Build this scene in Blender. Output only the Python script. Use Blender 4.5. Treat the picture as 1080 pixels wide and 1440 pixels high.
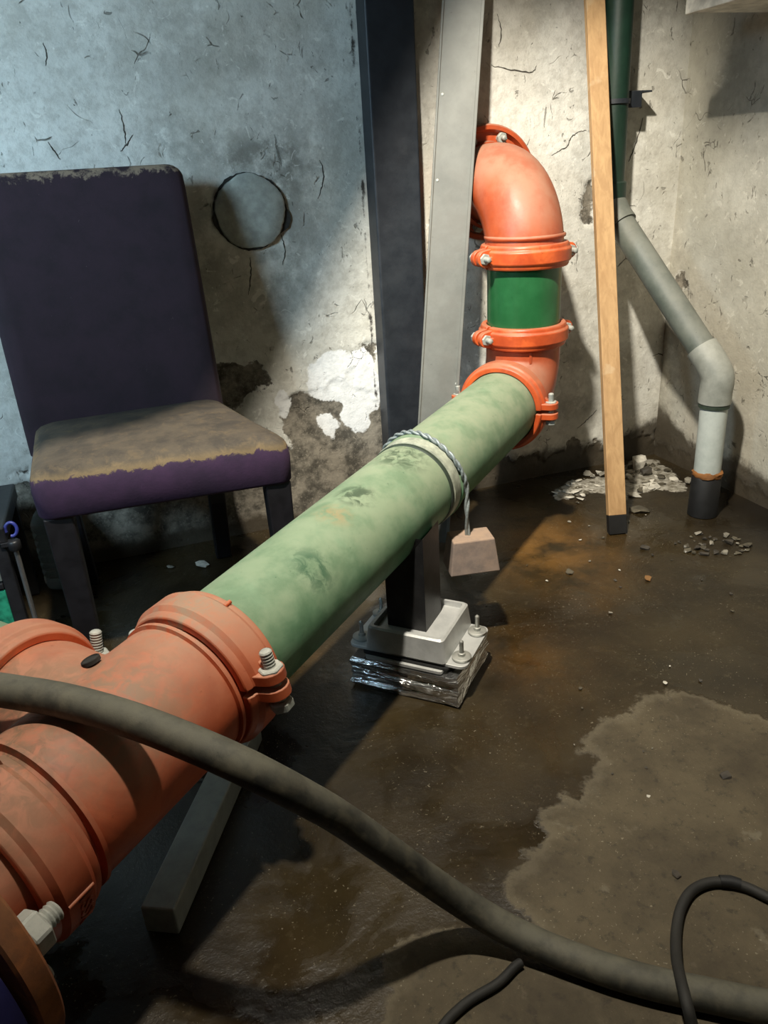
import bpy, bmesh, math, random
import numpy as np
from mathutils import Vector as V, Matrix
for o in list(bpy.data.objects): bpy.data.objects.remove(o)
scn = bpy.context.scene
COL = scn.collection
PI = math.pi

# ------------------------------------------------------------------ camera
cam = bpy.data.cameras.new('camera'); camo = bpy.data.objects.new('camera', cam); COL.objects.link(camo)
F, P, ROLL, YAW, H = 1082.0, math.radians(24.0), math.radians(3.6), math.radians(18.0), 1.0
fw = V((math.sin(YAW)*math.cos(P), math.cos(YAW)*math.cos(P), -math.sin(P)))
rt = V((math.cos(YAW), -math.sin(YAW), 0)); up = rt.cross(fw)
cr = rt*math.cos(ROLL) - up*math.sin(ROLL); cu = rt*math.sin(ROLL) + up*math.cos(ROLL)
m = Matrix((cr, cu, -fw)).transposed().to_4x4(); m.translation = V((0, 0, H)); camo.matrix_world = m
cam.sensor_fit = 'VERTICAL'; cam.sensor_height = 24.0; cam.sensor_width = 18.0
cam.lens = 24.0*F/1440.0; cam.clip_start = 0.02; cam.clip_end = 50
scn.camera = camo

# ------------------------------------------------------------------ world, lamps, exposure
w = bpy.data.worlds.new('world'); scn.world = w; w.use_nodes = True
bg = w.node_tree.nodes['Background']; bg.inputs[0].default_value = (0.6, 0.7, 0.8, 1); bg.inputs[1].default_value = 0.006
def area(name, loc, tgt, size, power, col):
    l = bpy.data.lights.new(name, 'AREA'); l.shape = 'DISK'; l.size = size; l.energy = power; l.color = col
    o = bpy.data.objects.new(name, l); COL.objects.link(o); o.location = loc
    o.rotation_euler = (V(tgt)-V(loc)).to_track_quat('-Z', 'Y').to_euler(); return o
LAMP = (0.1, 0.75, 2.4)
wl_ = area('work_lamp', LAMP, (0.95, 2.175, 0.55), 0.10, 51, (1.0, 0.935, 0.81)); wl_.data.spread = math.radians(116)
bl_ = area('bluish_light', (-1.6, 0.6, 1.7), (-0.45, 2.17, 1.10), 0.5, 13.5, (0.55, 0.80, 1.0)); bl_.data.spread = math.radians(84)  # bluish light from the left, its source out of view
scn.view_settings.view_transform = 'Standard'; scn.view_settings.look = 'None'
scn.view_settings.exposure = 0.0; scn.view_settings.gamma = 1.0; scn.view_settings.use_curve_mapping = False

# ------------------------------------------------------------------ object helpers
def tag(o, label=None, cat=None, group=None, kind=None):
    if label: o['label'] = label
    if cat: o['category'] = cat
    if group: o['group'] = group
    if kind: o['kind'] = kind
    return o
def empty(name, loc, label, cat, group=None, rz=0):
    o = bpy.data.objects.new(name, None); COL.objects.link(o); o.location = loc; o.rotation_euler = (0, 0, rz)
    o.empty_display_size = 0.05
    return tag(o, label, cat, group)
class MB:
    def __init__(s): s.v = []; s.f = []
    def add(s, vs, fs):
        b = len(s.v); s.v += [tuple(x) for x in vs]; s.f += [tuple(b+i for i in f) for f in fs]; return s
    def box(s, c, sx, sy, sz, M=None):
        vs = [V((x*sx/2, y*sy/2, z*sz/2)) for x in (-1, 1) for y in (-1, 1) for z in (-1, 1)]
        if M is not None: vs = [M @ q for q in vs]
        vs = [q+V(c) for q in vs]
        return s.add(vs, [(0,1,3,2),(4,6,7,5),(0,4,5,1),(2,3,7,6),(0,2,6,4),(1,5,7,3)])
    def prism(s, pts, vec):
        n = len(pts); vec = V(vec)
        vs = [V(p) for p in pts]+[V(p)+vec for p in pts]
        fs = [tuple(range(n-1, -1, -1)), tuple(range(n, 2*n))]+[(i, (i+1) % n, n+(i+1) % n, n+i) for i in range(n)]
        return s.add(vs, fs)
    def rings(s, rings, closed=True, cap=True):
        n = len(rings[0]); vs = [p for r in rings for p in r]; fs = []
        for k in range(len(rings)-1):
            for i in range(n if closed else n-1):
                j = (i+1) % n; fs.append((k*n+i, k*n+j, (k+1)*n+j, (k+1)*n+i))
        if cap and closed:
            fs.append(tuple(range(n-1, -1, -1))); b = (len(rings)-1)*n; fs.append(tuple(range(b, b+n)))
        return s.add(vs, fs)
    def lathe(s, c, axis, prof, seg=48, a0=0.0, a1=2*PI, xref=None, cap=True):
        # prof: (distance along axis, radius)
        ax = V(axis).normalized(); x = V(xref) if xref is not None else ax.orthogonal()
        x = (x-ax*x.dot(ax)).normalized(); y = ax.cross(x); c = V(c)
        full = abs(a1-a0-2*PI) < 1e-6; n = seg if full else seg+1
        R = []
        for t, r in prof:
            R.append([c+ax*t+(x*math.cos(a)+y*math.sin(a))*r for a in [a0+(a1-a0)*i/seg for i in range(n)]])
        if full: return s.rings(R, True, cap)
        # half ring: closed cross-section swept through an angle
        m_ = len(prof); RR = [[R[k][i] for k in range(m_)] for i in range(n)]
        return s.rings(RR, True, True)
    def tube(s, pts, rad, seg=24, cap=True):
        pts = [V(p) for p in pts]; n = len(pts)
        if not hasattr(rad, '__len__'): rad = [rad]*n
        T = [(pts[min(i+1, n-1)]-pts[max(i-1, 0)]).normalized() for i in range(n)]
        x = T[0].orthogonal().normalized(); R = []
        for i in range(n):
            x = (x-T[i]*x.dot(T[i])).normalized(); y = T[i].cross(x)
            R.append([pts[i]+(x*math.cos(2*PI*k/seg)+y*math.sin(2*PI*k/seg))*rad[i] for k in range(seg)])
        return s.rings(R, True, cap)
    def build(s, name, mat, parent=None, smooth=None, bevel=0, seg=2, origin=None):
        me = bpy.data.meshes.new(name)
        o0 = V(origin) if origin is not None else V((0, 0, 0))
        me.from_pydata([tuple(V(q)-o0) for q in s.v], [], s.f)
        bm = bmesh.new(); bm.from_mesh(me); bmesh.ops.recalc_face_normals(bm, faces=bm.faces); bm.to_mesh(me); bm.free()
        if mat: me.materials.append(mat)
        o = bpy.data.objects.new(name, me); COL.objects.link(o); o.location = o0
        if parent is not None:
            o.parent = parent; o.matrix_parent_inverse = Matrix.Identity(4)
            o.location = o0-V(PLOC(parent))
        if bevel:
            b = o.modifiers.new('bevel', 'BEVEL'); b.width = bevel; b.segments = seg; b.limit_method = 'ANGLE'; b.angle_limit = math.radians(40)
        if smooth is not None: shade(o, smooth)
        return o
def PLOC(p):
    l = V((0, 0, 0))
    while p is not None: l = l+p.location; p = p.parent
    return l
def shade(o, ang=40):
    me = o.data
    me.polygons.foreach_set('use_smooth', [True]*len(me.polygons))
    bm = bmesh.new(); bm.from_mesh(me); lim = math.radians(ang)
    for e in bm.edges:
        e.smooth = not (len(e.link_faces) == 2 and e.calc_face_angle(0) > lim)
    bm.to_mesh(me); bm.free()
def catmull(pts, k=8):
    pts = [V(p) for p in pts]; out = []
    q = [pts[0]*2-pts[1]]+pts+[pts[-1]*2-pts[-2]]
    for i in range(1, len(q)-2):
        a, b, c, d_ = q[i-1], q[i], q[i+1], q[i+2]
        for t in [j/k for j in range(k)]:
            out.append(0.5*((2*b)+(c-a)*t+(2*a-5*b+4*c-d_)*t*t+(3*b-a-3*c+d_)*t**3))
    out.append(pts[-1]); return out

# ------------------------------------------------------------------ material helpers
class NT:
    def __init__(s, name, rough=0.7, metal=0.0):
        s.m = bpy.data.materials.new(name); s.m.use_nodes = True; s.t = s.m.node_tree
        s.b = s.t.nodes['Principled BSDF']; s.b.inputs['Roughness'].default_value = rough; s.b.inputs['Metallic'].default_value = metal
        s.co = s.t.nodes.new('ShaderNodeNewGeometry')
    def pos(s): return s.co.outputs['Position']
    def set(s, sock, val):
        if isinstance(val, bpy.types.NodeSocket): s.t.links.new(val, sock)
        elif isinstance(val, (tuple, list)): sock.default_value = tuple(val)+((1,) if len(val) == 3 and len(sock.default_value) == 4 else ())
        else: sock.default_value = val
    def noise(s, scale, detail=4, rough=0.6, dist=0.0, vec=None, stretch=None, off=(0, 0, 0)):
        n = s.t.nodes.new('ShaderNodeTexNoise'); n.inputs['Scale'].default_value = scale
        n.inputs['Detail'].default_value = detail; n.inputs['Roughness'].default_value = rough; n.inputs['Distortion'].default_value = dist
        mp = s.t.nodes.new('ShaderNodeMapping'); mp.inputs['Location'].default_value = off
        if stretch: mp.inputs['Scale'].default_value = stretch
        s.set(mp.inputs['Vector'], vec if vec is not None else s.pos()); s.t.links.new(mp.outputs[0], n.inputs['Vector'])
        return n.outputs['Fac']
    def voro(s, scale, feature='DISTANCE_TO_EDGE', vec=None):
        n = s.t.nodes.new('ShaderNodeTexVoronoi'); n.feature = feature; n.inputs['Scale'].default_value = scale
        s.set(n.inputs['Vector'], vec if vec is not None else s.pos()); return n.outputs['Distance']
    def math(s, op, a, b=0.0, clamp=False):
        n = s.t.nodes.new('ShaderNodeMath'); n.operation = op; n.use_clamp = clamp
        s.set(n.inputs[0], a); s.set(n.inputs[1], b); return n.outputs[0]
    def step(s, x, lo, hi, t0=0.0, t1=1.0):
        n = s.t.nodes.new('ShaderNodeMapRange'); n.interpolation_type = 'SMOOTHSTEP'
        s.set(n.inputs[0], x)
        if lo > hi: lo, hi, t0, t1 = hi, lo, t1, t0
        for i, q in zip((1, 2, 3, 4), (lo, hi, t0, t1)): n.inputs[i].default_value = q
        return n.outputs[0]
    def mix(s, f, a, b, mode='MIX'):
        n = s.t.nodes.new('ShaderNodeMix'); n.data_type = 'RGBA'; n.blend_type = mode
        s.set(n.inputs[0], f); s.set(n.inputs[6], a); s.set(n.inputs[7], b); return n.outputs[2]
    def fmix(s, f, a, b):
        n = s.t.nodes.new('ShaderNodeMix'); n.data_type = 'FLOAT'
        s.set(n.inputs[0], f); s.set(n.inputs[2], a); s.set(n.inputs[3], b); return n.outputs[0]
    def attr(s, name):
        n = s.t.nodes.new('ShaderNodeAttribute'); n.attribute_name = name; return n.outputs['Fac']
    def sep(s, vec):
        n = s.t.nodes.new('ShaderNodeSeparateXYZ'); s.set(n.inputs[0], vec); return n.outputs
    def nrm(s): return s.sep(s.co.outputs['Normal'])
    def blob(s, p, r0, r1):
        n = s.t.nodes.new('ShaderNodeVectorMath'); n.operation = 'DISTANCE'; s.set(n.inputs[0], s.pos()); n.inputs[1].default_value = p
        return s.step(n.outputs['Value'], r1, r0)
    def bump(s, h, strength=0.3, dist=0.003):
        n = s.t.nodes.new('ShaderNodeBump'); n.inputs['Strength'].default_value = strength; n.inputs['Distance'].default_value = dist
        s.set(n.inputs['Height'], h); s.t.links.new(n.outputs[0], s.b.inputs['Normal'])
    def color(s, c): s.set(s.b.inputs['Base Color'], c)
    def rough(s, r): s.set(s.b.inputs['Roughness'], r)
    def metal(s, r): s.set(s.b.inputs['Metallic'], r)
MATS = {}

def simple(name, col, rough=0.6, metal=0.0, var=0.25, scale=30, bump=0.15):
    t = NT(name, rough, metal); n = t.noise(scale, 5)
    c = tuple(x*(1-var) for x in col); c2 = tuple(min(1, x*(1+var)) for x in col)
    t.color(t.mix(t.step(n, .3, .7), c, c2)); t.bump(n, bump, 0.002)
    t.rough(t.fmix(n, max(0.02, rough-.12), min(1, rough+.12))); MATS[name] = t.m; return t.m

# plaster walls: fields stored on the mesh (peel, white, stain, damp) say where the coat is off, stained
def wall_mat(name, tint):
    t = NT(name, 0.9); MATS[name] = t.m
    n1 = t.noise(6, 6, .65); n2 = t.noise(38, 6, .7); n3 = t.noise(2.2, 4, off=(3, 1, 5)); n4 = t.noise(140, 3)
    jit = t.math('ADD', t.math('MULTIPLY', t.math('SUBTRACT', n2, .5), .06), t.math('MULTIPLY', t.math('SUBTRACT', n1, .5), .05))
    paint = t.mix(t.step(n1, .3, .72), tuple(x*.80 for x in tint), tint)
    paint = t.mix(t.math('MULTIPLY', t.step(n3, .42, .66), .42), paint, (.33, .29, .20))
    paint = t.mix(t.math('MULTIPLY', t.step(n2, .42, .66), .34), paint, (.30, .275, .225))
    paint = t.mix(t.math('MULTIPLY', t.step(t.noise(70, 6, .75, off=(2, 2, 9), stretch=(1, 1, .6)), .58, .70), .38), paint, (.26, .24, .19))
    st = t.attr('stain_shade')
    stn = t.math('MULTIPLY', st, t.step(t.noise(11, 6, .7, off=(7, 3, 2)), .33, .60))
    paint = t.mix(t.math('MULTIPLY', stn, .8), paint, (.14, .135, .11))
    # hairline flaking and small chips
    wv = t.t.nodes.new('ShaderNodeVectorMath'); wv.operation = 'MULTIPLY_ADD'
    nz = t.t.nodes.new('ShaderNodeTexNoise'); nz.inputs['Scale'].default_value = 9; t.t.links.new(t.pos(), nz.inputs['Vector'])
    t.t.links.new(nz.outputs['Color'], wv.inputs[0]); wv.inputs[1].default_value = (.16, .16, .16); t.t.links.new(t.pos(), wv.inputs[2])
    cr_ = t.voro(5.5, vec=wv.outputs[0])
    crack = t.math('MULTIPLY', t.step(cr_, .009, .002), t.step(t.noise(5, 3, off=(9, 9, 1)), .60, .68))
    cr2 = t.voro(19, vec=wv.outputs[0])
    crack2 = t.math('MULTIPLY', t.step(cr2, .05, .015), t.step(t.noise(13, 4, off=(2, 9, 4)), .60, .70))
    chip = t.math('MULTIPLY', t.step(t.noise(30, 5, .65, 1.2, off=(5, 5, 5), stretch=(1, 1, .55)), .645, .68), .75)
    marks = t.math('MAXIMUM', t.math('MAXIMUM', crack, crack2), chip)
    paint = t.mix(t.math('MULTIPLY', marks, .8), paint, (.085, .075, .055))
    flk = t.step(t.noise(24, 5, .6, 1.5, off=(1, 6, 8)), .62, .66)
    paint = t.mix(t.math('MULTIPLY', flk, .35), paint, tuple(min(1, x*1.25) for x in tint))
    peel = t.step(t.math('ADD', t.attr('peel'), jit), -.004, .004)
    edge = t.math('MULTIPLY', t.step(t.math('ADD', t.attr('peel'), jit), -.010, -.003), t.math('SUBTRACT', 1.0, peel))
    under = t.mix(t.step(t.noise(17, 6, .7, off=(4, 4, 4)), .36, .64), (.065, .058, .045), (.27, .24, .19))
    under = t.mix(t.math('MULTIPLY', t.step(n4, .55, .7), .5), under, (.38, .34, .27))
    col = t.mix(t.math('MULTIPLY', edge, .35), paint, (.80, .78, .72))
    col = t.mix(peel, col, under)
    wh = t.step(t.math('ADD', t.attr('white'), t.math('MULTIPLY', jit, .5)), -.002, .003)
    col = t.mix(wh, col, t.mix(t.step(n2, .2, .6), (.62, .63, .62), (.82, .82, .80)))
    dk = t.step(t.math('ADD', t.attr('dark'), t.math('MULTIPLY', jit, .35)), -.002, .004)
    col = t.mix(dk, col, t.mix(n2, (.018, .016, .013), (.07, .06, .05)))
    dm = t.step(t.math('ADD', t.attr('damp'), t.math('MULTIPLY', jit, .8)), -.02, .02)
    col = t.mix(t.math('MULTIPLY', dm, .93), col, t.mix(n1, (.028, .022, .014), (.075, .06, .04)))
    t.color(col); t.rough(t.fmix(dm, .88, .45))
    hgt = t.math('ADD', t.math('MULTIPLY', n2, .6), t.math('ADD', t.math('MULTIPLY', n4, .18), t.math('MULTIPLY', marks, -.7)))
    t.bump(hgt, .8, .005); return t.m

def floor_mat():
    t = NT('concrete_floor', 0.8); MATS['floor'] = t.m
    n1 = t.noise(7, 6, .65); n2 = t.noise(45, 6, .7); n3 = t.noise(2.6, 5, off=(2, 2, 0)); n4 = t.noise(220, 2)
    jit = t.math('ADD', t.math('MULTIPLY', t.math('SUBTRACT', n1, .5), .10), t.math('MULTIPLY', t.math('SUBTRACT', n2, .5), .05))
    dry = t.mix(t.step(n1, .3, .7), (.050, .038, .021), (.098, .077, .044))
    dry = t.mix(t.math('MULTIPLY', t.step(n2, .53, .68), .7), dry, (.032, .025, .015))
    dry = t.mix(t.math('MULTIPLY', t.step(t.noise(18, 5, .6, off=(4, 0, 0)), .62, .72), .45), dry, (.19, .165, .115))
    wet = t.mix(t.step(n3, .35, .68), (.015, .010, .0042), (.040, .028, .012))
    wet = t.mix(t.math('MULTIPLY', t.step(n2, .55, .75), .55), wet, (.070, .055, .03))
    wet = t.mix(t.math('MULTIPLY', t.attr('rust'), t.step(n1, .3, .62)), wet, (.17, .085, .022))
    spk = t.math('MULTIPLY', t.step(n4, .66, .73), t.step(n1, .40, .55))
    wf = t.step(t.math('ADD', t.attr('wet'), jit), -.006, .008)
    rim = t.math('MULTIPLY', t.step(t.math('ADD', t.attr('wet'), jit), -.03, -.004), t.math('SUBTRACT', 1.0, wf))
    dry = t.mix(t.math('MULTIPLY', rim, .35), dry, (.16, .135, .09))
    col = t.mix(wf, dry, wet)
    col = t.mix(t.math('MULTIPLY', spk, .5), col, (.32, .28, .20))
    dark_patch = t.math('MULTIPLY', t.attr('dark_patch'), t.step(n1, .15, .55))
    col = t.mix(dark_patch, col, (.012, .010, .008))
    lm = t.step(t.math('ADD', t.attr('lime'), t.math('MULTIPLY', jit, 1.0)), -.004, .012)
    col = t.mix(t.math('MULTIPLY', lm, .85), col, t.mix(t.step(n2, .35, .65), (.17, .15, .11), (.50, .47, .40)))
    t.color(col)
    pud = t.step(t.noise(4.2, 4, .6, .6, off=(1, 7, 0)), .44, .60)
    t.rough(t.fmix(wf, .85, t.fmix(pud, .42, .17)))
    hg = t.math('MULTIPLY', t.math('ADD', n2, t.math('MULTIPLY', n4, .3)), t.fmix(wf, 1.0, t.fmix(pud, .55, .14)))
    t.bump(hg, .6, .005); return t.m

# paint over iron or pipe, with dust lying on what faces up
def painted(name, base, deep, dust, amount=.6, rough=.45, rub=None, marks=(), metal=0.0, scale=14, zlo=-.1, zhi=.75, dfade=None):
    t = NT(name, rough, metal); MATS[name] = t.m
    n1 = t.noise(scale, 6, .65); n2 = t.noise(scale*5, 5, .7); n3 = t.noise(scale*.4, 4, off=(3, 3, 3))
    c = t.mix(t.step(n1, .3, .7), deep, base)
    if rub: c = t.mix(t.step(t.noise(scale*1.2, 5, .6, .6, off=(8, 1, 1)), .42, .76), c, rub)
    nz = t.nrm()['Z']
    d_ = t.math('MULTIPLY', t.step(t.math('ADD', nz, t.math('MULTIPLY', t.math('SUBTRACT', n3, .5), 1.1)), zlo, zhi), t.fmix(t.step(n1, .32, .62), amount*.55, amount))
    if dfade:
        y_ = t.sep(t.pos())['Y']; d_ = t.math('MULTIPLY', d_, t.step(y_, dfade[0], dfade[1], dfade[2], 1.0))
    c = t.mix(d_, c, dust)
    c = t.mix(t.math('MULTIPLY', t.step(n2, .64, .74), .5), c, tuple(x*.4 for x in deep))
    for p, r0, r1, colr in marks:
        k = t.math('MULTIPLY', t.blob(p, r0, r1), t.step(t.noise(45, 4, .6, .8, off=(p[0], p[1], 0), stretch=(1, 1, 1)), .38, .62))
        c = t.mix(t.math('MULTIPLY', k, .85), c, colr)
    t.color(c); t.rough(t.fmix(d_, rough, .85)); t.bump(t.math('ADD', n2, t.math('MULTIPLY', n1, .6)), .18, .002); return t.m

ORANGE = dict(base=(.56, .098, .028), deep=(.38, .060, .018), dust=(.37, .215, .135))
painted('orange_near', amount=.78, rough=.42, rub=(.60, .12, .036), scale=9, marks=[((-.30, .84, .40), .08, .26, (.16, .105, .06)), ((-.10, .86, .42), .02, .16, (.24, .16, .10)), ((.02, .99, .43), .02, .10, (.30, .22, .15))], **ORANGE)
painted('orange_far', amount=.72, rough=.28, base=(.50, .088, .025), deep=(.36, .056, .017), dust=(.36, .22, .145))
painted('orange_bright', (.58, .095, .024), (.42, .062, .017), (.36, .20, .12), amount=.6, rough=.35, rub=(.72, .14, .035), zlo=.25, zhi=.85)
painted('rusty_flange', (.30, .10, .025), (.16, .055, .02), (.24, .13, .07), amount=.5, rough=.8, rub=(.42, .13, .03), scale=25)
SM = (.035, .06, .03)
painted('green_pipe', (.075, .235, .115), (.042, .15, .068), (.315, .335, .225), amount=.82, rough=.5, rub=(.12, .26, .145),
        marks=[((.50, 1.40, .46), .02, .075, SM), ((.36, 1.27, .45), .02, .05, SM), ((.22, 1.10, .40), .02, .06, (.03, .09, .045)),
               ((.30, 1.22, .43), .01, .05, (.33, .24, .12))], dfade=(1.0, 1.6, .70), zlo=-.45, zhi=.6)
painted('green_gloss', (.022, .125, .042), (.015, .095, .03), (.05, .16, .07), amount=.2, rough=.28)
painted('green_drain', (.008, .030, .018), (.005, .02, .012), (.03, .04, .032), amount=.4, rough=.45)
painted('pale_drain', (.34, .35, .31), (.22, .23, .20), (.42, .41, .35), amount=.55, rough=.5)
painted('grey_drain', (.135, .15, .125), (.08, .095, .08), (.25, .245, .205), amount=.55, rough=.5)
painted('white_drain', (.50, .54, .50), (.38, .42, .39), (.52, .52, .46), amount=.4, rough=.45)
painted('blue_paint', (.028, .028, .16), (.018, .018, .10), (.10, .09, .16), amount=.3, rough=.45)
painted('channel_grey', (.165, .168, .150), (.11, .113, .10), (.18, .176, .152), amount=.3, rough=.6, rub=(.128, .126, .11), scale=9)
painted('black_steel', (.022, .026, .032), (.012, .015, .02), (.05, .05, .05), amount=.4, rough=.5, scale=20)
painted('zinc', (.55, .56, .53), (.38, .39, .37), (.42, .40, .34), amount=.5, rough=.38, metal=.75, scale=50)
painted('dusty_bolt', (.45, .47, .43), (.30, .32, .29), (.48, .47, .41), amount=.7, rough=.6, metal=.3, scale=60)
painted('hose_rubber', (.034, .034, .027), (.013, .013, .011), (.135, .125, .09), amount=.72, rough=.6, rub=(.085, .075, .05), scale=30, zlo=.1, zhi=1.05)
painted('cable_rubber', (.016, .016, .015), (.007, .007, .007), (.028, .025, .019), amount=.5, rough=.6, scale=30)
painted('silver_paint', (.60, .61, .60), (.46, .47, .46), (.55, .53, .47), amount=.35, rough=.35, metal=.35, scale=25)
painted('bar_steel', (.36, .385, .36), (.27, .29, .27), (.38, .39, .35), amount=.4, rough=.55, metal=.2, scale=40)
painted('post_steel', (.035, .035, .036), (.02, .02, .022), (.12, .11, .09), amount=.3, rough=.42, metal=.4, scale=30)
painted('concrete_block', (.30, .23, .19), (.20, .16, .14), (.40, .27, .18), amount=.75, rough=.9, scale=40)
simple('mortar', (.33, .34, .30), .9, scale=25); simple('gap_dark', (.022, .02, .017), .95, scale=60)
simple('black_rubber', (.005, .005, .005), .65); simple('white_board', (.55, .54, .48), .7)
simple('plaster_chip', (.50, .47, .40), .9, var=.3); simple('dark_stone', (.05, .042, .032), .7, var=.4); simple('grey_stone', (.22, .20, .16), .85, var=.35)
simple('wet_chip', (.09, .078, .055), .4, var=.45)
simple('brown_chip', (.20, .10, .035), .6, var=.35)
simple('orange_foam', (.22, .085, .018), .8); simple('ceiling_paint', (.22, .22, .20), .9, scale=4)
simple('chrome', (.55, .56, .58), .25, .9, var=.1); simple('rack_black', (.012, .012, .014), .45)
simple('rack_grey', (.11, .13, .125), .5); simple('green_plastic', (.02, .22, .13), .3, var=.6, scale=35); simple('blue_plastic', (.03, .04, .22), .4)
simple('chair_leg', (.006, .005, .007), .55); simple('blocker_sheet', (.35, .36, .36), .5, .4)
simple('band_white', (.34, .36, .28), .7, var=.3, scale=40); simple('wire_steel', (.27, .31, .31), .5, .3, scale=200)
simple('crack', (.075, .068, .055), .95, scale=60); simple('ring_dark', (.03, .045, .03), .6)

def wood():
    t = NT('pine_wood', .65); n = t.noise(9, 5, .6, .5, stretch=(6, 6, .45)); n2 = t.noise(60, 4, .6, stretch=(2, 2, .2)); k = t.noise(14, 3, off=(4, 2, 0))
    c = t.mix(t.step(n, .3, .7), (.40, .235, .105), (.53, .33, .155)); c = t.mix(t.math('MULTIPLY', t.step(n2, .55, .75), .35), c, (.28, .16, .07))
    c = t.mix(t.math('MULTIPLY', t.step(k, .62, .70), .4), c, (.60, .45, .28))
    t.color(c); t.bump(n2, .15, .001); MATS['wood'] = t.m
wood()
def fabric(name, worn_top):
    t = NT(name, .85); n1 = t.noise(14, 6, .7); n2 = t.noise(240, 2); n3 = t.noise(30, 6, .75, .5)
    c = t.mix(t.step(n1, .3, .7), *(((.026, .011, .034), (.044, .017, .052)) if worn_top else ((.017, .008, .013), (.029, .013, .022))))
    p = t.sep(t.pos()); z = p['Z']
    if worn_top:
        e = t.math('ADD', z, t.math('MULTIPLY', t.math('SUBTRACT', n3, .5), .045))
        e = t.math('ADD', e, t.math('MULTIPLY', t.step(p['X'], .24, .30), .006))
        wr = t.step(e, .468, .474)
        top = t.mix(t.step(n1, .32, .66), (.040, .032, .024), (.078, .060, .040))
        top = t.mix(t.math('MULTIPLY', t.step(n3, .5, .7), .6), top, (.125, .088, .046))
        rim = t.math('MULTIPLY', wr, t.step(e, .490, .474)); top = t.mix(t.math('MULTIPLY', rim, .6), top, (.22, .15, .07))
        c = t.mix(wr, c, top)
    else:
        e = t.math('ADD', z, t.math('MULTIPLY', t.math('SUBTRACT', n3, .5), .10))
        wr = t.math('MULTIPLY', t.step(e, 1.020, 1.032), t.step(n1, .42, .55)); c = t.mix(wr, c, (.26, .19, .13))
        sc = t.math('MULTIPLY', t.step(t.noise(40, 5, .7, 2.0, off=(5, 5, 5), stretch=(3, 3, .5)), .69, .72), .5); c = t.mix(sc, c, (.20, .15, .13))
    t.color(c); t.bump(t.math('ADD', t.math('MULTIPLY', n2, .5), n1), .3, .002)
    MATS[name] = t.m
fabric('seat_fabric', True); fabric('back_fabric', False)
def foil():
    t = NT('foil', .2, .95); n = t.noise(16, 4, .55, .6, stretch=(1, 1, 5)); t.color(t.mix(n, (.60, .59, .57), (.85, .85, .84))); t.bump(n, .8, .010); MATS['foil'] = t.m
foil()
def clear():
    t = NT('clear_plastic', .12); t.color((.75, .86, .92)); t.b.inputs['Transmission Weight'].default_value = .75; t.b.inputs['IOR'].default_value = 1.2; MATS['clear_plastic'] = t.m
clear()

# ------------------------------------------------------------------ numpy fields
rs = np.random.RandomState(5)
LAT = rs.rand(256, 256)
def vnoise(x, y):
    xi = np.floor(x).astype(int); yi = np.floor(y).astype(int); fx = x-xi; fy = y-yi
    fx = fx*fx*(3-2*fx); fy = fy*fy*(3-2*fy); L = lambda a, b: LAT[a % 256, b % 256]
    return (L(xi, yi)*(1-fx)+L(xi+1, yi)*fx)*(1-fy)+(L(xi, yi+1)*(1-fx)+L(xi+1, yi+1)*fx)*fy
def fbm(x, y, s, o=5):
    t = 0; a = .5; n = 0
    for k in range(o): t = t+a*vnoise(x*s+k*17.3, y*s+k*9.1); n += a; s *= 2.03; a *= .55
    return t/n
def sdf(px, py, poly):  # positive inside
    d = np.full(px.shape, 1e9); ins = np.zeros(px.shape, bool); n = len(poly)
    for i in range(n):
        ax, ay = poly[i]; bx, by = poly[(i+1) % n]; ex, ey = bx-ax, by-ay
        t = np.clip(((px-ax)*ex+(py-ay)*ey)/(ex*ex+ey*ey), 0, 1)
        d = np.minimum(d, np.hypot(px-ax-t*ex, py-ay-t*ey))
        c = (ay > py) != (by > py)
        with np.errstate(divide='ignore', invalid='ignore'): xx = ex*(py-ay)/(ey if ey != 0 else 1e-9)+ax
        ins ^= c & (px < xx)
    return np.where(ins, d, -d)
def gauss(px, py, x, y, rx, ry): return np.exp(-(((px-x)/rx)**2+((py-y)/ry)**2))
def axis_pts(lo, hi, a, b, fine, coarse):
    out = []
    if lo < a: out += list(np.linspace(lo, a, max(2, int((a-lo)/coarse)), endpoint=False))
    out += list(np.linspace(a, b, int((b-a)/fine), endpoint=False))
    out += list(np.linspace(b, hi, max(2, int((hi-b)/coarse)))) if hi > b else [b]
    return np.array(out)
def grid(name, A, B, fn, fields, mat):
    a, b = np.meshgrid(A, B, indexing='ij'); a = a.ravel(); b = b.ravel(); nb = len(B)
    fl = fields(a, b); co = fn(a, b, fl)
    i, j = np.meshgrid(np.arange(len(A)-1), np.arange(nb-1), indexing='ij'); i = i.ravel(); j = j.ravel()
    q = np.stack([i*nb+j, (i+1)*nb+j, (i+1)*nb+j+1, i*nb+j+1], 1)
    me = bpy.data.meshes.new(name); me.vertices.add(len(a)); me.vertices.foreach_set('co', co.astype(np.float32).ravel())
    me.loops.add(q.size); me.loops.foreach_set('vertex_index', q.ravel().astype(np.int32))
    me.polygons.add(len(q)); me.polygons.foreach_set('loop_start', np.arange(0, q.size, 4, dtype=np.int32)); me.polygons.foreach_set('loop_total', np.full(len(q), 4, np.int32))
    me.polygons.foreach_set('use_smooth', np.ones(len(q), bool)); me.update(calc_edges=True)
    for k, arr in fl.items():
        at = me.attributes.new(k, 'FLOAT', 'POINT'); at.data.foreach_set('value', arr.astype(np.float32))
    me.materials.append(mat); me.validate()
    o = bpy.data.objects.new(name, me); COL.objects.link(o); o['kind'] = 'structure'; return o

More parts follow.
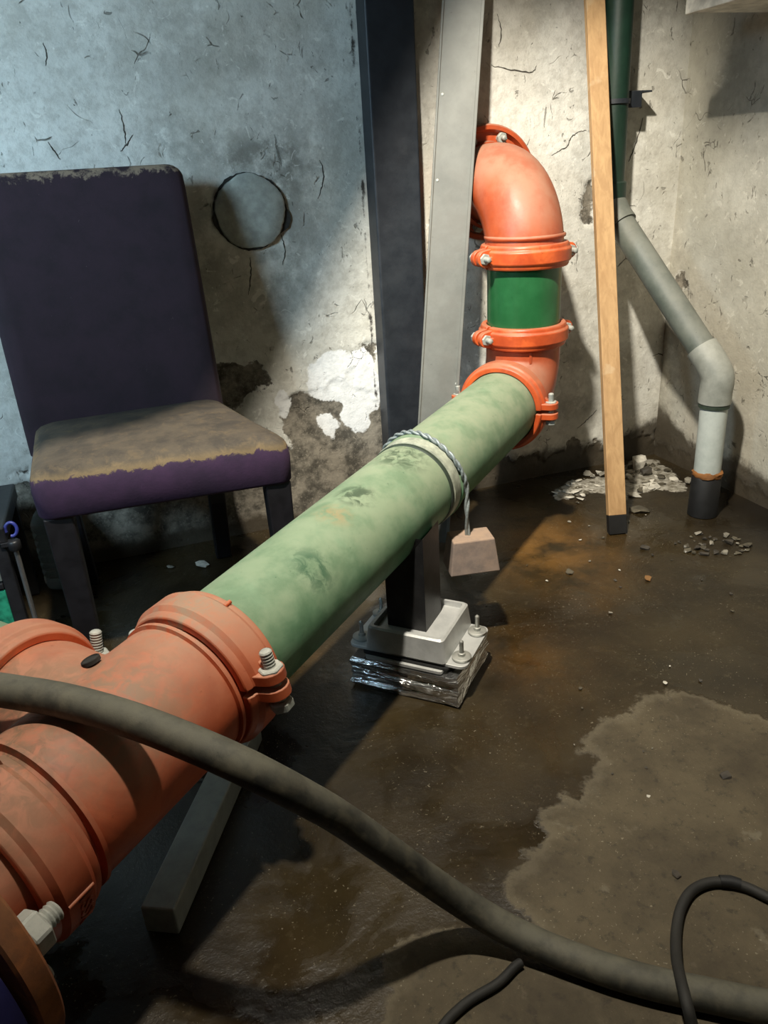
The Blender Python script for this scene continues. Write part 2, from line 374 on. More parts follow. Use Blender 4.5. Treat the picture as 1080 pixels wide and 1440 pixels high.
# ------------------------------------------------------------------ the room
XR, YB, XL, YF, ZC = 1.745, 2.175, -2.6, -2.0, 2.75
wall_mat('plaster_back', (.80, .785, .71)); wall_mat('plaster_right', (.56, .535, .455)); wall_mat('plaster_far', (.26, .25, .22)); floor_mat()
WPOLYS = [[(0.501, 0.495), (0.552, 0.518), (0.628, 0.516), (0.677, 0.519), (0.702, 0.49), (0.708, 0.446), (0.725, 0.393), (0.712, 0.335), (0.681, 0.322), (0.67, 0.264), (0.63, 0.257), (0.603, 0.289), (0.588, 0.354), (0.555, 0.381), (0.509, 0.401), (0.491, 0.437)],
          [(0.411, 0.432), (0.433, 0.42), (0.441, 0.376), (0.424, 0.339), (0.401, 0.36), (0.392, 0.396)], [(0.513, 0.336), (0.558, 0.336), (0.583, 0.292), (0.562, 0.254), (0.523, 0.274)]]
DPOLYS = [[(0.225, 0.522), (0.293, 0.523), (0.321, 0.507), (0.353, 0.515), (0.379, 0.495), (0.403, 0.448), (0.369, 0.444), (0.325, 0.427), (0.292, 0.392), (0.236, 0.407), (0.219, 0.455)],
          [(0.406, 0.403), (0.466, 0.407), (0.507, 0.379), (0.516, 0.343), (0.567, 0.317), (0.59, 0.263), (0.675, 0.235), (0.718, 0.247), (0.719, 0.176), (0.578, 0.177), (0.447, 0.224), (0.411, 0.297)], [(0.677, 0.525), (0.717, 0.526), (0.717, 0.482), (0.696, 0.469)]]
RPOLYS = [[(1.406, 0.925), (1.43, 0.939), (1.446, 0.915), (1.448, 0.801), (1.412, 0.808), (1.396, 0.838)]]
DRY1 = [(0.852, 1.05), (0.819, 1.025), (0.75, 1.008), (0.693, 0.984), (0.658, 0.956), (0.676, 0.932), (0.665, 0.891), (0.628, 0.879), (0.59, 0.844), (0.582, 0.876), (0.565, 0.869), (0.51, 0.829), (0.487, 0.786), (0.452, 0.768), (0.392, 0.753), (0.385, 0.718), (0.394, 0.674), (0.416, 0.596), (0.381, 0.491), (0.6, -0.6), (1.3, -.2), (1.2, 0.5), (1.08, 0.757), (1.034, 0.91), (0.986, 0.969), (0.94, 1.021)]
DRY2 = [(0.3, 0.712), (0.257, 0.717), (0.223, 0.715), (0.192, 0.702), (0.19, 0.675), (0.172, 0.656), (0.148, 0.62), (0.124, 0.575), (0.1, .1), (0.398, 0.2), (0.446, 0.542), (0.36, 0.652)]
LIME = [(1.243, 2.051), (1.339, 2.085), (1.479, 2.085), (1.592, 2.125), (1.72, 2.156), (1.70, 1.995), (1.621, 1.869), (1.495, 1.894), (1.416, 1.876), (1.387, 1.95), (1.287, 2.001), (1.223, 1.962)]
def back_fields(x, z):
    n = fbm(x, z, 7); n2 = fbm(x+5, z, 22, 4)
    left = 1/(1+np.exp((x-.80)/.03))
    peel = np.full(x.shape, -1.0)
    for poly in DPOLYS: peel = np.maximum(peel, sdf(x, z, poly)+(n2-.5)*.05)
    zt = left*(.235+.20*(n-.5)+.10*np.clip((x-.35)/.3, 0, 1)+.12*gauss(x, x*0, .60, 0, .12, 1))+(1-left)*(.085+.12*(n-.5))
    peel = np.maximum(peel, (zt-z)*.7+(n2-.5)*.12)
    for poly in RPOLYS: peel = np.maximum(peel, sdf(x, z, poly)+(n2-.5)*.02)
    white = np.full(x.shape, -1.0)
    for poly in WPOLYS: white = np.maximum(white, sdf(x, z, poly)+(n2-.5)*.03)
    st = .75*gauss(x, z, .40, 1.045, .13, .05)+.55*gauss(x, z, .47, .90, .09, .20)+.55*gauss(x, z, .20, 1.09, .10, .05)
    st += .55*gauss(x, z, .40, .70, .16, .14)+.7*gauss(x, z, .245, .86, .06, .16)+.45*gauss(x, z, .55, 1.02, .2, .16)+.35*gauss(x, z, .28, 1.3, .6, .12)  # stains, plus the chair's shade painted as a blob beside the backrest
    st += .55*gauss(x, z, 1.40, .41, .06, .06)+.8*gauss(x, z, 1.41, .24, .09, .05)+.5*gauss(x, z, 1.02, .5, .10, .4)+.45*gauss(x, z, .63, .28, .2, .1)  # the tall blob paints in the leaning channel's shade
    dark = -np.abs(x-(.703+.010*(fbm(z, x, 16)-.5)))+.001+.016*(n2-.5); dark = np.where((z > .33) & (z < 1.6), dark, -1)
    damp = (.045+.07*(1-left)*.6+.05*(n-.5)+.05*gauss(x, x*0, 1.75, 0, .16, 1))-z
    return dict(peel=peel, white=white, stain_shade=np.clip(st, 0, 1), dark=dark, damp=damp)
def back_pos(x, z, f):
    dep = np.clip(f['peel']*60+.5, 0, 1)*.006+np.clip(f['white']*60+.5, 0, 1)*.003
    y = YB+dep*(1-np.clip(f['white']*60+.5, 0, 1)*.5)+(fbm(x, z, 3, 3)-.5)*.012
    return np.stack([x, y, z], 1)
def right_fields(y, z):
    n = fbm(y+3, z, 7); n2 = fbm(y+5, z+2, 22, 4)
    peel = np.maximum((.05+.05*(n-.5)-z)*.7+(n2-.5)*.03, np.maximum(sdf(y, z, [(2.16, .64), (2.10, .66), (2.08, .60), (2.12, .54), (2.17, .55)])-.012+(n2-.5)*.07, -1))
    z0 = y*0-1.0
    st = .7*gauss(y, z, 2.17, .3, .10, .35)+.4*gauss(y, z, 2.0, 1.18, .10, .14)+.35*gauss(y, z, 1.7, .9, .3, .3)+.45*gauss(y, z, 2.1, .5, .05, .12)  # soft dark blobs; the upper one paints in shade near the shelf
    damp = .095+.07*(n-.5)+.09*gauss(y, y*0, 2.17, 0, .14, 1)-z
    return dict(peel=peel, white=z0, stain_shade=np.clip(st, 0, 1), dark=z0, damp=damp)
def right_pos(y, z, f):
    return np.stack([XR+np.clip(f['peel']*60+.5, 0, 1)*.004+(fbm(y, z, 3, 3)-.5)*.014, y, z], 1)
grid('wall_back', axis_pts(XL-.02, XR+.03, -.75, XR+.029, .005, .12), axis_pts(-.03, ZC, -.02, 1.48, .005, .12), back_pos, back_fields, MATS['plaster_back'])
CRACKS = [[(1.289, 1.007), (1.319, 1.02), (1.343, 1.03), (1.351, 1.049), (1.372, 1.063), (1.403, 1.069)], [(1.419, 0.151), (1.446, 0.169), (1.471, 0.186), (1.492, 0.205)], [(0.103, 1.168), (0.105, 1.142), (0.106, 1.114), (0.103, 1.089)], [(-0.072, 1.103), (-0.063, 1.084), (-0.053, 1.065)], [(0.122, 1.11), (0.105, 1.09), (0.089, 1.077)], [(0.373, 0.803), (0.371, 0.77), (0.362, 0.73), (0.355, 0.708)], [(1.096, 1.24), (1.156, 1.229), (1.218, 1.222), (1.236, 1.237)], [(0.589, 1.031), (0.596, 1.001), (0.589, 0.967), (0.574, 0.936)], [(1.598, 1.096), (1.584, 1.048), (1.57, 1.006), (1.555, 0.976)], [(1.704, 0.366), (1.738, 0.367), (1.766, 0.329), (1.765, 0.279)], [(1.112, 1.359), (1.125, 1.318), (1.117, 1.283)], [(-0.039, 1.306), (-0.035, 1.285), (-0.043, 1.261)], [(0.463, 0.854), (0.471, 0.817), (0.46, 0.777)]]
wb = bpy.data.objects['wall_back']; rc = random.Random(2)
for pl_ in CRACKS:
    q = catmull([V((a, 0, b)) for a, b in pl_], 6); q = [p+V((rc.uniform(-.0015, .0015), 0, rc.uniform(-.0015, .0015))) for p in q]; n_ = len(q)
    xs = np.array([p.x for p in q]); zs_ = np.array([p.z for p in q]); yy = back_pos(xs, zs_, back_fields(xs, zs_))[:, 1]
    mb = MB(); rg = []
    for i in range(n_):
        d_ = (q[min(i+1, n_-1)]-q[max(0, i-1)]).normalized(); nn_ = V((-d_.z, 0, d_.x)); w_ = (.0013*math.sin(PI*(i+.6)/(n_+.2))+.0004)*rc.uniform(.6, 1.3)
        c = V((q[i].x, yy[i]-.0006, q[i].z)); rg.append([c-nn_*w_, c+V((0, -.0008, 0)), c+nn_*w_, c+V((0, .004, 0))])
    mb.rings(rg); mb.build('crack', MATS['crack'], wb)
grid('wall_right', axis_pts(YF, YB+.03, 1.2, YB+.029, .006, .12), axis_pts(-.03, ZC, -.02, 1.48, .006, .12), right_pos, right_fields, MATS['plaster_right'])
def plain(y, z): z0 = y*0; return dict(peel=(.10+.15*(fbm(y, z, 5)-.5)-z)*.7, white=z0-1, stain_shade=z0, dark=z0-1, damp=.05-z)
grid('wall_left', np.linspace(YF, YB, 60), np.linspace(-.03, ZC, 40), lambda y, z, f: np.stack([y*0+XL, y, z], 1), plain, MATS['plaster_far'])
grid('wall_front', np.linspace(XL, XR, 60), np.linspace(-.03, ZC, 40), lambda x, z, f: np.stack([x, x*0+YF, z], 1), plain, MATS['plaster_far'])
def floor_fields(x, y):
    n = fbm(x, y, 6); n2 = fbm(x+7, y, 25, 4)
    wet = -np.maximum(sdf(x, y, DRY1), sdf(x, y, DRY2))+(n2-.5)*.03
    lime = np.maximum(sdf(x, y, LIME)+(n2-.5)*.06, -1)
    dark_patch = np.clip(1.2*gauss(x, y, 1.74, 1.45, .20, .42)+.7*gauss(x, y, 1.60, 2.02, .10, .10)+.5*gauss(x, y, 1.1, 2.12, .25, .06), 0, 1)  # near-black patches along the right wall, in the corner and behind the riser
    rust = np.clip(gauss(x, y, 1.02, 1.72, .16, .22)+.5*gauss(x, y, .30, 1.35, .06, .12)+.35*gauss(x, y, .72, 1.25, .10, .12), 0, 1)
    return dict(wet=wet, lime=lime, dark_patch=dark_patch, rust=rust)
def floor_pos(x, y, f):
    z = (fbm(x, y, 9, 4)-.5)*.004*np.clip(-f['wet']*30+.35, .25, 1)-np.clip(f['wet']*40, 0, 1)*.0015+np.clip(f['lime']*30, 0, 1)*.006*fbm(x, y, 40, 3)
    return np.stack([x, y, np.minimum(z, .006)-.001], 1)
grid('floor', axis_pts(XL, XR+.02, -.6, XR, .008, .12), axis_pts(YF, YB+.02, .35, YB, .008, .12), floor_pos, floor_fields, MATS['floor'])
c_ = MB().box(((XL+XR)/2, (YF+YB)/2, ZC+.05), XR-XL+.2, YB-YF+.2, .1).build('ceiling', MATS['ceiling_paint']); c_['kind'] = 'structure'

# ------------------------------------------------------------------ pipe run: axis from the riser towards the camera
PR = .0985
A0 = V((1.055, 1.903, .405)); D = V((.7505, .6586, .054)).normalized()
HH = V((D.y, -D.x, 0)).normalized(); UU = HH.cross(D)
def ax(s): return A0-D*s
RX, RY = A0.x, A0.y
LO, LE = .105, .135       # lower elbow: bend radius, centre to end
Z_C1, Z_C2 = .772, .565   # the two couplings on the riser
S_C3, S_C4, S_C5 = LE+.012, 1.365, 1.715

def bolt(parent, c, n, L, r, mat, head='hex', nut_at=.55, nm='bolt'):
    n = V(n).normalized(); c = V(c); prof = []
    t = -L/2
    prof = [(-L/2, r*.85)]
    k = int(L/.0045)
    for i in range(k):
        q = -L/2+L*(i+.5)/k; prof += [(q-.001, r), (q+.0012, r*.86)]
    prof += [(L/2-.002, r*.9), (L/2, r*.6)]
    b = MB().lathe(c, n, prof, 14).build(nm, mat, parent, 50)
    hexp = lambda q, h_, R: MB().prism([c+n*q+V(e) for e in hexring(n, R)], n*h_)
    hexp(L*nut_at-L/2, r*1.7, r*2.0).build('nut', mat, b, None, r*.18, 1)
    if head == 'hex': hexp(-L/2, r*1.4, r*1.9).build('bolt_head', mat, b, None, r*.18, 1)
    return b
def hexring(n, R):
    x = n.orthogonal().normalized(); y = n.cross(x)
    return [(x*math.cos(k*PI/3)+y*math.sin(k*PI/3))*R for k in range(6)]

def coupling(label, c, a, b, r0, wd, mat, bmat, up_len=.5, group='orange grooved pipe couplings', text=None, L=.085, mark=False, br_=.0075):
    """split housing clamped by two bolts: a pipe axis, b towards the bolt lugs"""
    a = V(a).normalized(); b = V(b); b = (b-a*b.dot(a)).normalized(); n = a.cross(b)
    if n.z < 0 or (abs(n.z) < .3 and n.y > 0): n = -n      # bolt ends point up or towards the viewer
    c = V(c)
    e = empty('pipe_coupling', c, label, 'coupling', group)
    t = .020; g = .16
    prof = [(-wd/2, r0), (-wd/2, r0+t*.62), (-wd*.40, r0+t*.80), (-wd*.34, r0+t*.80), (-wd*.24, r0+t*1.1), (wd*.24, r0+t*1.1), (wd*.34, r0+t*.80), (wd*.40, r0+t*.80), (wd/2, r0+t*.62), (wd/2, r0)]
    for sgn, nm in ((1, 'upper_housing'), (-1, 'lower_housing')):
        mb = MB()
        m2 = n*sgn; an = a if (a.cross(b)).dot(m2) > 0 else -a
        mb.lathe(c, an, prof, 40, .045, PI-.045, xref=b)
        for sb in (1, -1):
            bb = b*sb; th = .017; gap = .005
            pts = []
            ro = r0+.030; hw = .021
            pts.append(c+bb*(r0+.006)+a*(hw+.004)); pts.append(c+bb*ro+a*hw)
            for k in range(1, 8):
                ang = PI/2-k*PI/8; pts.append(c+bb*(ro+hw*math.cos(ang))+a*hw*math.sin(ang))
            pts.append(c+bb*ro-a*hw); pts.append(c+bb*(r0+.006)-a*(hw+.004))
            mb.prism([p+m2*gap for p in pts], m2*th)
            # web from lug to ring
            w_ = [c+bb*(r0+.004)+m2*(gap+th), c+bb*(r0+.030)+m2*(gap+th), c+bb*(r0*.93+.008)+m2*(gap+th+.028)]
            mb.prism([p-a*.006 for p in w_], a*.012)
        mb.build(nm, mat, e, 35, .0018, 2)
    for sb in (1, -1):
        bolt(e, c+b*sb*(r0+.032)+n*(.004), n, L, br_, bmat, nut_at=up_len)
    if mark:
        for sgn_ang in (1.05,):
            q = c+(b*math.cos(sgn_ang)+n*math.sin(sgn_ang))*(r0+t*.86)
            MB().tube([q+a*wd*.28, q+a*wd*.46], .0035, 8).build('casting_mark', MATS['orange_bright'], e, 60)
    return e

# main green pipe
t_ = empty('green_pipe', ax(1.0), 'long dusty green pipe running from the orange elbow to the orange tee', 'pipe')
S0, S1 = LE+.004, 1.362
MB().lathe(ax(S0), -D, [(0, PR), (S1-S0, PR)], 72).build('pipe_body', MATS['green_pipe'], t_, 60)
jb = .672
MB().lathe(ax(jb), -D, [(-.016, PR), (-.014, PR+.004), (.014, PR+.004), (.016, PR)], 72, cap=False).build('joint_band', MATS['band_white'], t_, 50)
MB().lathe(ax(jb+.022), -D, [(-.006, PR), (-.004, PR+.0025), (.004, PR+.0025), (.006, PR)], 72, cap=False).build('gasket_ring', MATS['ring_dark'], t_, 50)
MB().lathe(ax(jb-.026), -D, [(-.008, PR), (-.004, PR+.006), (.004, PR+.006), (.008, PR)], 72, cap=False).build('weld_bead', MATS['green_pipe'], t_, 50)
# riser
MB().lathe((RX, RY, Z_C2+.004), (0, 0, 1), [(0, PR), (Z_C1-Z_C2-.008, PR)], 72).build('green_riser_pipe', MATS['green_gloss'], None, 60, origin=(RX, RY, Z_C2+.004))
tag(bpy.data.objects['green_riser_pipe'], 'short glossy green vertical pipe between two orange couplings', 'pipe')

# upper elbow and wall flange
ZE, BR = .945, .165
e = empty('pipe_elbow', (RX, RY, Z_C1), 'upper orange pipe elbow bending from the wall flange down', 'elbow', 'orange pipe elbows')
path = [(RX, 2.105, ZE), (RX, 2.09, ZE)]
path += [(RX, RY+BR-BR*math.sin(k*PI/32), ZE-BR+BR*math.cos(k*PI/32)) for k in range(17)]
path += [(RX, RY, Z_C1+.004)]
MB().tube(path, PR+.004, 56).build('elbow_body', MATS['orange_far'], e, 50)
MB().lathe((RX, RY+.06+BR*.72, ZE-.012), (0, 1, .12), [(-.010, PR+.002), (-.006, PR+.010), (.006, PR+.010), (.010, PR+.002)], 56, cap=False).build('collar_bead', MATS['orange_far'], e, 60)
MB().lathe((RX, RY, Z_C1+.046), (0, 0, 1), [(-.006, PR+.003), (-.003, PR+.008), (.003, PR+.008), (.006, PR+.003)], 56, cap=False).build('end_bead', MATS['orange_far'], e, 60)
f = empty('wall_flange', (RX+.01, 2.15, ZE), 'round orange bolted flange joining the upper elbow to the wall', 'flange')
MB().lathe((RX+.01, 2.166, ZE), (0, -1, 0), [(0, .02), (0, .152), (.030, .152), (.034, .148), (.034, .138), (.018, .132), (.018, PR+.012), (.045, PR+.008), (.045, .02)], 64).build('flange_body', MATS['orange_far'], f, 40)
for k in range(8):
    a_ = math.radians(90-18-45*k); q = V((RX+.01+.120*math.cos(a_), 2.166-.036, ZE+.120*math.sin(a_)))
    b_ = bolt(f, q, (0, -1, 0), .045, .0075, MATS['dusty_bolt'], head=None, nut_at=.45)

# lower elbow
el = empty('pipe_elbow', A0, 'lower orange pipe elbow under the short green riser', 'elbow', 'orange pipe elbows')
path = [V((RX, RY, Z_C2-.004)), V((RX, RY, A0.z+LO))]
ctr = A0+V((0, 0, LO))-D*LO
for k in range(1, 13):
    th = k*PI/24
    path.append(A0+V((0, 0, 1))*LO*(1-math.sin(th))-D*LO*(1-math.cos(th)))
path.append(ax(LE-.002))
MB().tube(path, PR+.003, 56).build('elbow_body', MATS['orange_far'], el, 50)
MB().box(V((RX, RY, .515))+V((-.30, -.95, 0)).normalized()*(PR+.002), .007, .008, .03).build('casting_rib', MATS['orange_far'], el, None, .001)

cp = [coupling('orange coupling joining the upper elbow to the short green riser', (RX, RY, Z_C1), (0, 0, 1), (1, .06, 0), PR+.002, .060, MATS['orange_bright'], MATS['dusty_bolt'], .62),
      coupling('orange coupling at the foot of the short green riser', (RX, RY, Z_C2), (0, 0, 1), (1, .10, 0), PR+.002, .060, MATS['orange_bright'], MATS['dusty_bolt'], .62),
      coupling('orange coupling between the lower elbow and the far end of the green pipe', ax(S_C3), D, HH, PR+.002, .058, MATS['orange_bright'], MATS['dusty_bolt'], .6),
      coupling('dusty orange coupling between the near end of green pipe and tee', ax(S_C4), D, HH+UU*.15, PR+.003, .075, MATS['orange_near'], MATS['dusty_bolt'], .56, L=.098, mark=True, br_=.0095)]

# tee: closed solids fused and smoothed
S_T = 1.535
te = empty('pipe_tee', ax(S_T), 'big dusty orange pipe tee under the black hose', 'tee')
TR = PR+.009
mb = MB().lathe(ax(S_C4+.012), -D, [(0, PR), (.026, PR), (.045, TR), (S_C5-S_C4-.069, TR), (S_C5-S_C4-.050, PR), (S_C5-S_C4-.024, PR)], 64)
mb.lathe(ax(S_T), -HH, [(0, TR*.9), (.155, TR*.97), (.170, PR), (.186, PR)], 64)
tb = mb.build('tee_body', MATS['orange_near'], te, 60)
r_ = tb.modifiers.new('fuse', 'REMESH'); r_.mode = 'VOXEL'; r_.voxel_size = .0045; r_.use_smooth_shade = True
s_ = tb.modifiers.new('soften', 'SMOOTH'); s_.factor = .5; s_.iterations = 9
MB().lathe(ax(S_C4+.050), -D, [(-.007, PR), (-.003, TR+.004), (.003, TR+.004), (.007, PR)], 72, cap=False).build('end_bead', MATS['orange_near'], te, 60)
MB().lathe(ax(S_C5-.050), -D, [(-.006, PR), (-.003, TR+.004), (.003, TR+.004), (.006, PR)], 72, cap=False).build('end_bead', MATS['orange_near'], te, 60)
hp = ax(1.505)-HH*.040; nn = (-HH*.33+UU*.94).normalized(); hp = ax(1.505)+nn*(TR-.004)-HH*.02
MB().lathe(hp, nn, [(0, .013), (.0055, .013), (.0065, .0115), (.0045, .0105), (.003, .004)], 24).build('plug_hole', MATS['gap_dark'], te, 50)  # near-black colour gives the hole its depth
cp.append(coupling('brownish orange coupling on the left branch of the tee', ax(S_T)-HH*.196, HH, D*.98-UU*.2, PR+.003, .066, MATS['orange_near'], MATS['dusty_bolt'], .55, L=.118, br_=.0095))
MB().lathe(ax(S_T)-HH*.198, -HH, [(0, PR), (.55, PR)], 48).build('branch_pipe', MATS['green_pipe'], None, 60)
tag(bpy.data.objects['branch_pipe'], 'green branch pipe leaving the tee towards the left', 'pipe')
c5 = coupling('orange coupling with raised lettering beside the rusty flange', ax(S_C5), D, UU, PR+.003, .072, MATS['orange_near'], MATS['dusty_bolt'], .6); cp.append(c5)
# raised casting letters on its right side
def raised_text(txt, size, depth, place, mat, parent, name='raised_lettering'):
    cu_ = bpy.data.curves.new('letters', 'FONT'); cu_.body = txt; cu_.size = size; cu_.extrude = depth; cu_.align_x = 'CENTER'; cu_.align_y = 'CENTER'; cu_.offset = .0006
    tmp = bpy.data.objects.new('letters', cu_); COL.objects.link(tmp)
    dg = bpy.context.evaluated_depsgraph_get(); me = bpy.data.meshes.new_from_object(tmp.evaluated_get(dg))
    bpy.data.objects.remove(tmp); bpy.data.curves.remove(cu_)
    for v in me.vertices: v.co = place(v.co)-V(PLOC(parent))
    me.materials.clear(); me.materials.append(mat); o = bpy.data.objects.new(name, me); COL.objects.link(o); o.parent = parent; return o
def on_c5(p):   # text x runs round the rim downwards, text y along the pipe
    ang = -.33-p.x/(PR+.018); R_ = PR+.0248+p.z
    return ax(S_C5-.004-p.y*.9)+(HH*math.cos(ang)+UU*math.sin(ang))*R_
raised_text('1SSX', .026, .0018, on_c5, MATS['orange_near'], c5)
an = -.10; q0 = ax(S_C5)+(HH*math.cos(an)+UU*math.sin(an))*(PR+.0245)
MB().tube([q0+D*.017, q0-D*.017], .0028, 8).build('casting_rib', MATS['orange_near'], c5, 60)

# rusty flange and the blue pump neck behind it
S_F = 1.796
fl = empty('rusty_flange', ax(S_F), 'rusty orange flange ring in the bottom left corner', 'flange')
MB().lathe(ax(S_F), -D, [(0, .06), (0, .184), (.003, .187), (.024, .187), (.027, .184), (.027, .06)], 72).build('flange_ring', MATS['rusty_flange'], fl, 40)
MB().lathe(ax(S_C5+.006), -D, [(0, PR), (S_F-S_C5-.006, PR)], 48).build('flange_neck', MATS['orange_near'], fl, 50)
for k in range(5):
    an = math.radians(9+72*k); q = ax(S_F-.018)+(HH*math.cos(an)+UU*math.sin(an))*.143
    bolt(fl, q, D, .056, .012, MATS['dusty_bolt'], head=None, nut_at=.28)
pm = empty('blue_valve', ax(1.95), 'dark blue painted valve body beyond the rusty flange', 'valve')
MB().lathe(ax(S_F+.040), -D, [(0, .05), (0, .196), (.022, .196), (.026, .190), (.026, .13), (.06, .115), (.30, .115), (.30, .05)], 64).build('valve_body', MATS['blue_paint'], pm, 40)

# wire with the hanging block
wr = empty('tie_wire', ax(.645), 'twisted grey wire looped over the green pipe holding the small block', 'wire')
sw = .645; wp = []
for k in range(0, 25):
    an = math.radians(200-k*200/24); wp.append(ax(sw+.012*math.sin(an*2))+(HH*math.cos(an)+UU*math.sin(an))*(PR+.010))
bx = ax(sw)+HH*(PR+.012); btop = .255
wp += [V((bx.x, bx.y, bx.z-.03)), V((bx.x-.004, bx.y-.005, .31)), V((bx.x-.002, bx.y-.004, btop))]
wp = catmull(wp, 4)
for ph in (0, PI):
    tw = []
    for i, p in enumerate(wp):
        d_ = (wp[min(i+1, len(wp)-1)]-wp[max(0, i-1)]).normalized(); x = d_.cross(HH.cross(D) if abs(d_.dot(UU)) < .9 else D).normalized(); y = d_.cross(x)
        tw.append(p+(x*math.cos(i*.55+ph)+y*math.sin(i*.55+ph))*.0028)
    MB().tube(tw, .0033, 8).build('wire_strand', MATS['wire_steel'], wr, 60)
bl = MB(); cx, cy = bx.x+.004, bx.y-.006
def fr(z, w_, d_):
    a1 = V((.985, -.17, 0)); a2 = V((.17, .985, 0)); c = V((cx, cy, z)); return [c-a1*w_/2-a2*d_/2, c+a1*w_/2-a2*d_/2, c+a1*w_/2+a2*d_/2, c-a1*w_/2+a2*d_/2]
bl.rings([fr(btop-.078, .112, .080), fr(btop, .092, .062)])
o = bl.build('hanging_block', MATS['concrete_block'], None, None, .003, 2, origin=(cx, cy, btop-.078)); tag(o, 'small pinkish brown concrete block hanging from the pipe on a wire', 'block')

# ------------------------------------------------------------------ pipe support on its foil-wrapped block
SC = V((.486, 1.304, 0)); e1 = V((.72, -.694, 0)); e2 = V((.694, .72, 0))
def sp(x, y, z): return SC+e1*x+e2*y+V((0, 0, z))
def rrect(wx, wy, r, z, n=4):
    out = []
    for (qx, qy, a0) in ((1, 1, 0), (-1, 1, 90), (-1, -1, 180), (1, -1, 270)):
        for k in range(n+1):
            a_ = math.radians(a0+90*k/n); out.append(sp(qx*(wx/2-r)+r*math.cos(a_), qy*(wy/2-r)+r*math.sin(a_), z))
    return out
random.seed(3)
fb = MB(); rings = []
for i in range(9):
    z = .068*i/8; n = 12; ring = []
    base = [(-.5, -.5), (.5, -.5), (.5, .5), (-.5, .5)]
    for k in range(4):
        (x0, y0), (x1, y1) = base[k], base[(k+1) % 4]
        for j in range(n):
            u = j/n; wob = .0022*math.sin(5*u+i*1.3+k)+random.uniform(-.0008, .0008)+(.0035 if i % 3 == 1 else -.0015)
            x = (x0+(x1-x0)*u)*.238; y = (y0+(y1-y0)*u)*.190; l = math.hypot(x, y); ring.append(sp(x+x/l*wob, y+y/l*wob, z+random.uniform(-.0015, .0015)*(0 < i < 8)))
    rings.append(ring)
fb.rings(rings); o = fb.build('foil_wrapped_block', MATS['foil'], None, 25, origin=sp(0, 0, 0)); tag(o, 'crumpled silver foil wrapped block on the wet floor under the support', 'block')
su = empty('pipe_support', sp(0, 0, .070), 'dark steel post on a silver base plate propping the green pipe', 'support')
MB().rings([rrect(.170, .190, .006, .072), rrect(.170, .190, .006, .078)]).build('pad_plate', MATS['silver_paint'], su, 40)
MB().rings([rrect(.262, .158, .016, .082), rrect(.262, .158, .016, .089)]).build('base_plate', MATS['silver_paint'], su, 40, .001)
MB().rings([rrect(.190, .175, .010, .078), rrect(.190, .175, .010, .082)]).build('rubber_gasket', MATS['black_rubber'], su, 40)
cap = MB(); cap.rings([rrect(.178, .168, .008, .090), rrect(.168, .160, .010, .138), rrect(.160, .152, .009, .1415), rrect(.148, .140, .006, .1415), rrect(.146, .138, .006, .130)]); cap.build('base_cap', MATS['silver_paint'], su, 30)
pt = MB(); pw, pd = .086, .086; lo = []; hi = []
per = []
for k, (x0, y0, x1, y1) in enumerate(((-.5, -.5, .5, -.5), (.5, -.5, .5, .5), (.5, .5, -.5, .5), (-.5, .5, -.5, -.5))):
    for j in range(6): u = j/6; per.append(((x0+(x1-x0)*u)*pw-.009, (y0+(y1-y0)*u)*pd))
for x, y in per:
    q = sp(x, y, 0); lo.append(sp(x, y, .128)); v = q-A0; s = -(V((v.x, v.y, 0)).dot(V((D.x, D.y, 0)).normalized()))/math.hypot(D.x, D.y)
    lat = min(V((v.x, v.y, 0)).dot(HH), .0972); zc = ax(s).z; hi.append(sp(x, y, zc-math.sqrt(max(PR**2-lat**2, 1e-5))-.0015))
pt.rings([lo, hi], True, True); pt.build('post', MATS['post_steel'], su, 30)
for (x, y) in ((.112, .050), (.112, -.050), (-.112, -.050), (-.112, .050)):
    c = sp(x, y, .089)
    b = MB().lathe(c, (0, 0, 1), [(0, .018), (.0025, .020), (.006, .020), (.007, .018), (.0075, .008), (.0135, .0075), (.0145, .0048)]+[(.0145+.0022*k, .0048 if k % 2 else .0040) for k in range(1, 13)]+[(.043, .002)], 24).build('levelling_bolt', MATS['zinc'], su, 40)

# ------------------------------------------------------------------ steel bar under the tee
bd = V((.468, .884, 0)); bs = V((.884, -.468, 0)); bc = V((-.101, .859, 0)); L = .42
o = MB(); pr = lambda h: [bc-bs*(.026-h), bc+bs*(.026-h), bc+bs*(.026-h)+bd*L, bc-bs*(.026-h)+bd*L]
o.rings([[p for p in pr(0)], [p+V((0, 0, .05)) for p in pr(0)]])
o = o.build('steel_bar', MATS['bar_steel'], None, None, .003, 2, origin=bc); tag(o, 'grey square steel bar lying on the floor below the tee', 'steel bar')

# ------------------------------------------------------------------ hose and cables
hose = [(-0.4031, 0.9875, 0.46), (-0.3004, 0.9414, 0.455), (-0.249, 0.9104, 0.452), (-0.2151, 0.8876, 0.45), (-0.1423, 0.8403, 0.445), (-0.0731, 0.7843, 0.438), (-0.0092, 0.7324, 0.422), (0.0521, 0.6975, 0.388), (0.1167, 0.6891, 0.322), (0.1543, 0.6928, 0.272), (0.1933, 0.6926, 0.218), (0.2443, 0.6942, 0.145), (0.2968, 0.6853, 0.08), (0.3433, 0.6596, 0.042), (0.3855, 0.6242, 0.025), (0.4236, 0.5876, 0.021), (0.4617, 0.5528, 0.02), (0.4994, 0.5222, 0.02), (0.5386, 0.4945, 0.02), (0.6064, 0.4471, 0.02), (0.6854, 0.3944, 0.02)]
hp_ = catmull(hose, 10); random.seed(8)
o = MB().tube(hp_, [.0205*(1+.006*math.sin(i*.21)+random.uniform(-.004, .004)) for i in range(len(hp_))], 28).build('rubber_hose', MATS['hose_rubber'], None, 60)
tag(o, 'thick worn black rubber hose drooping from the tee across the floor', 'hose')
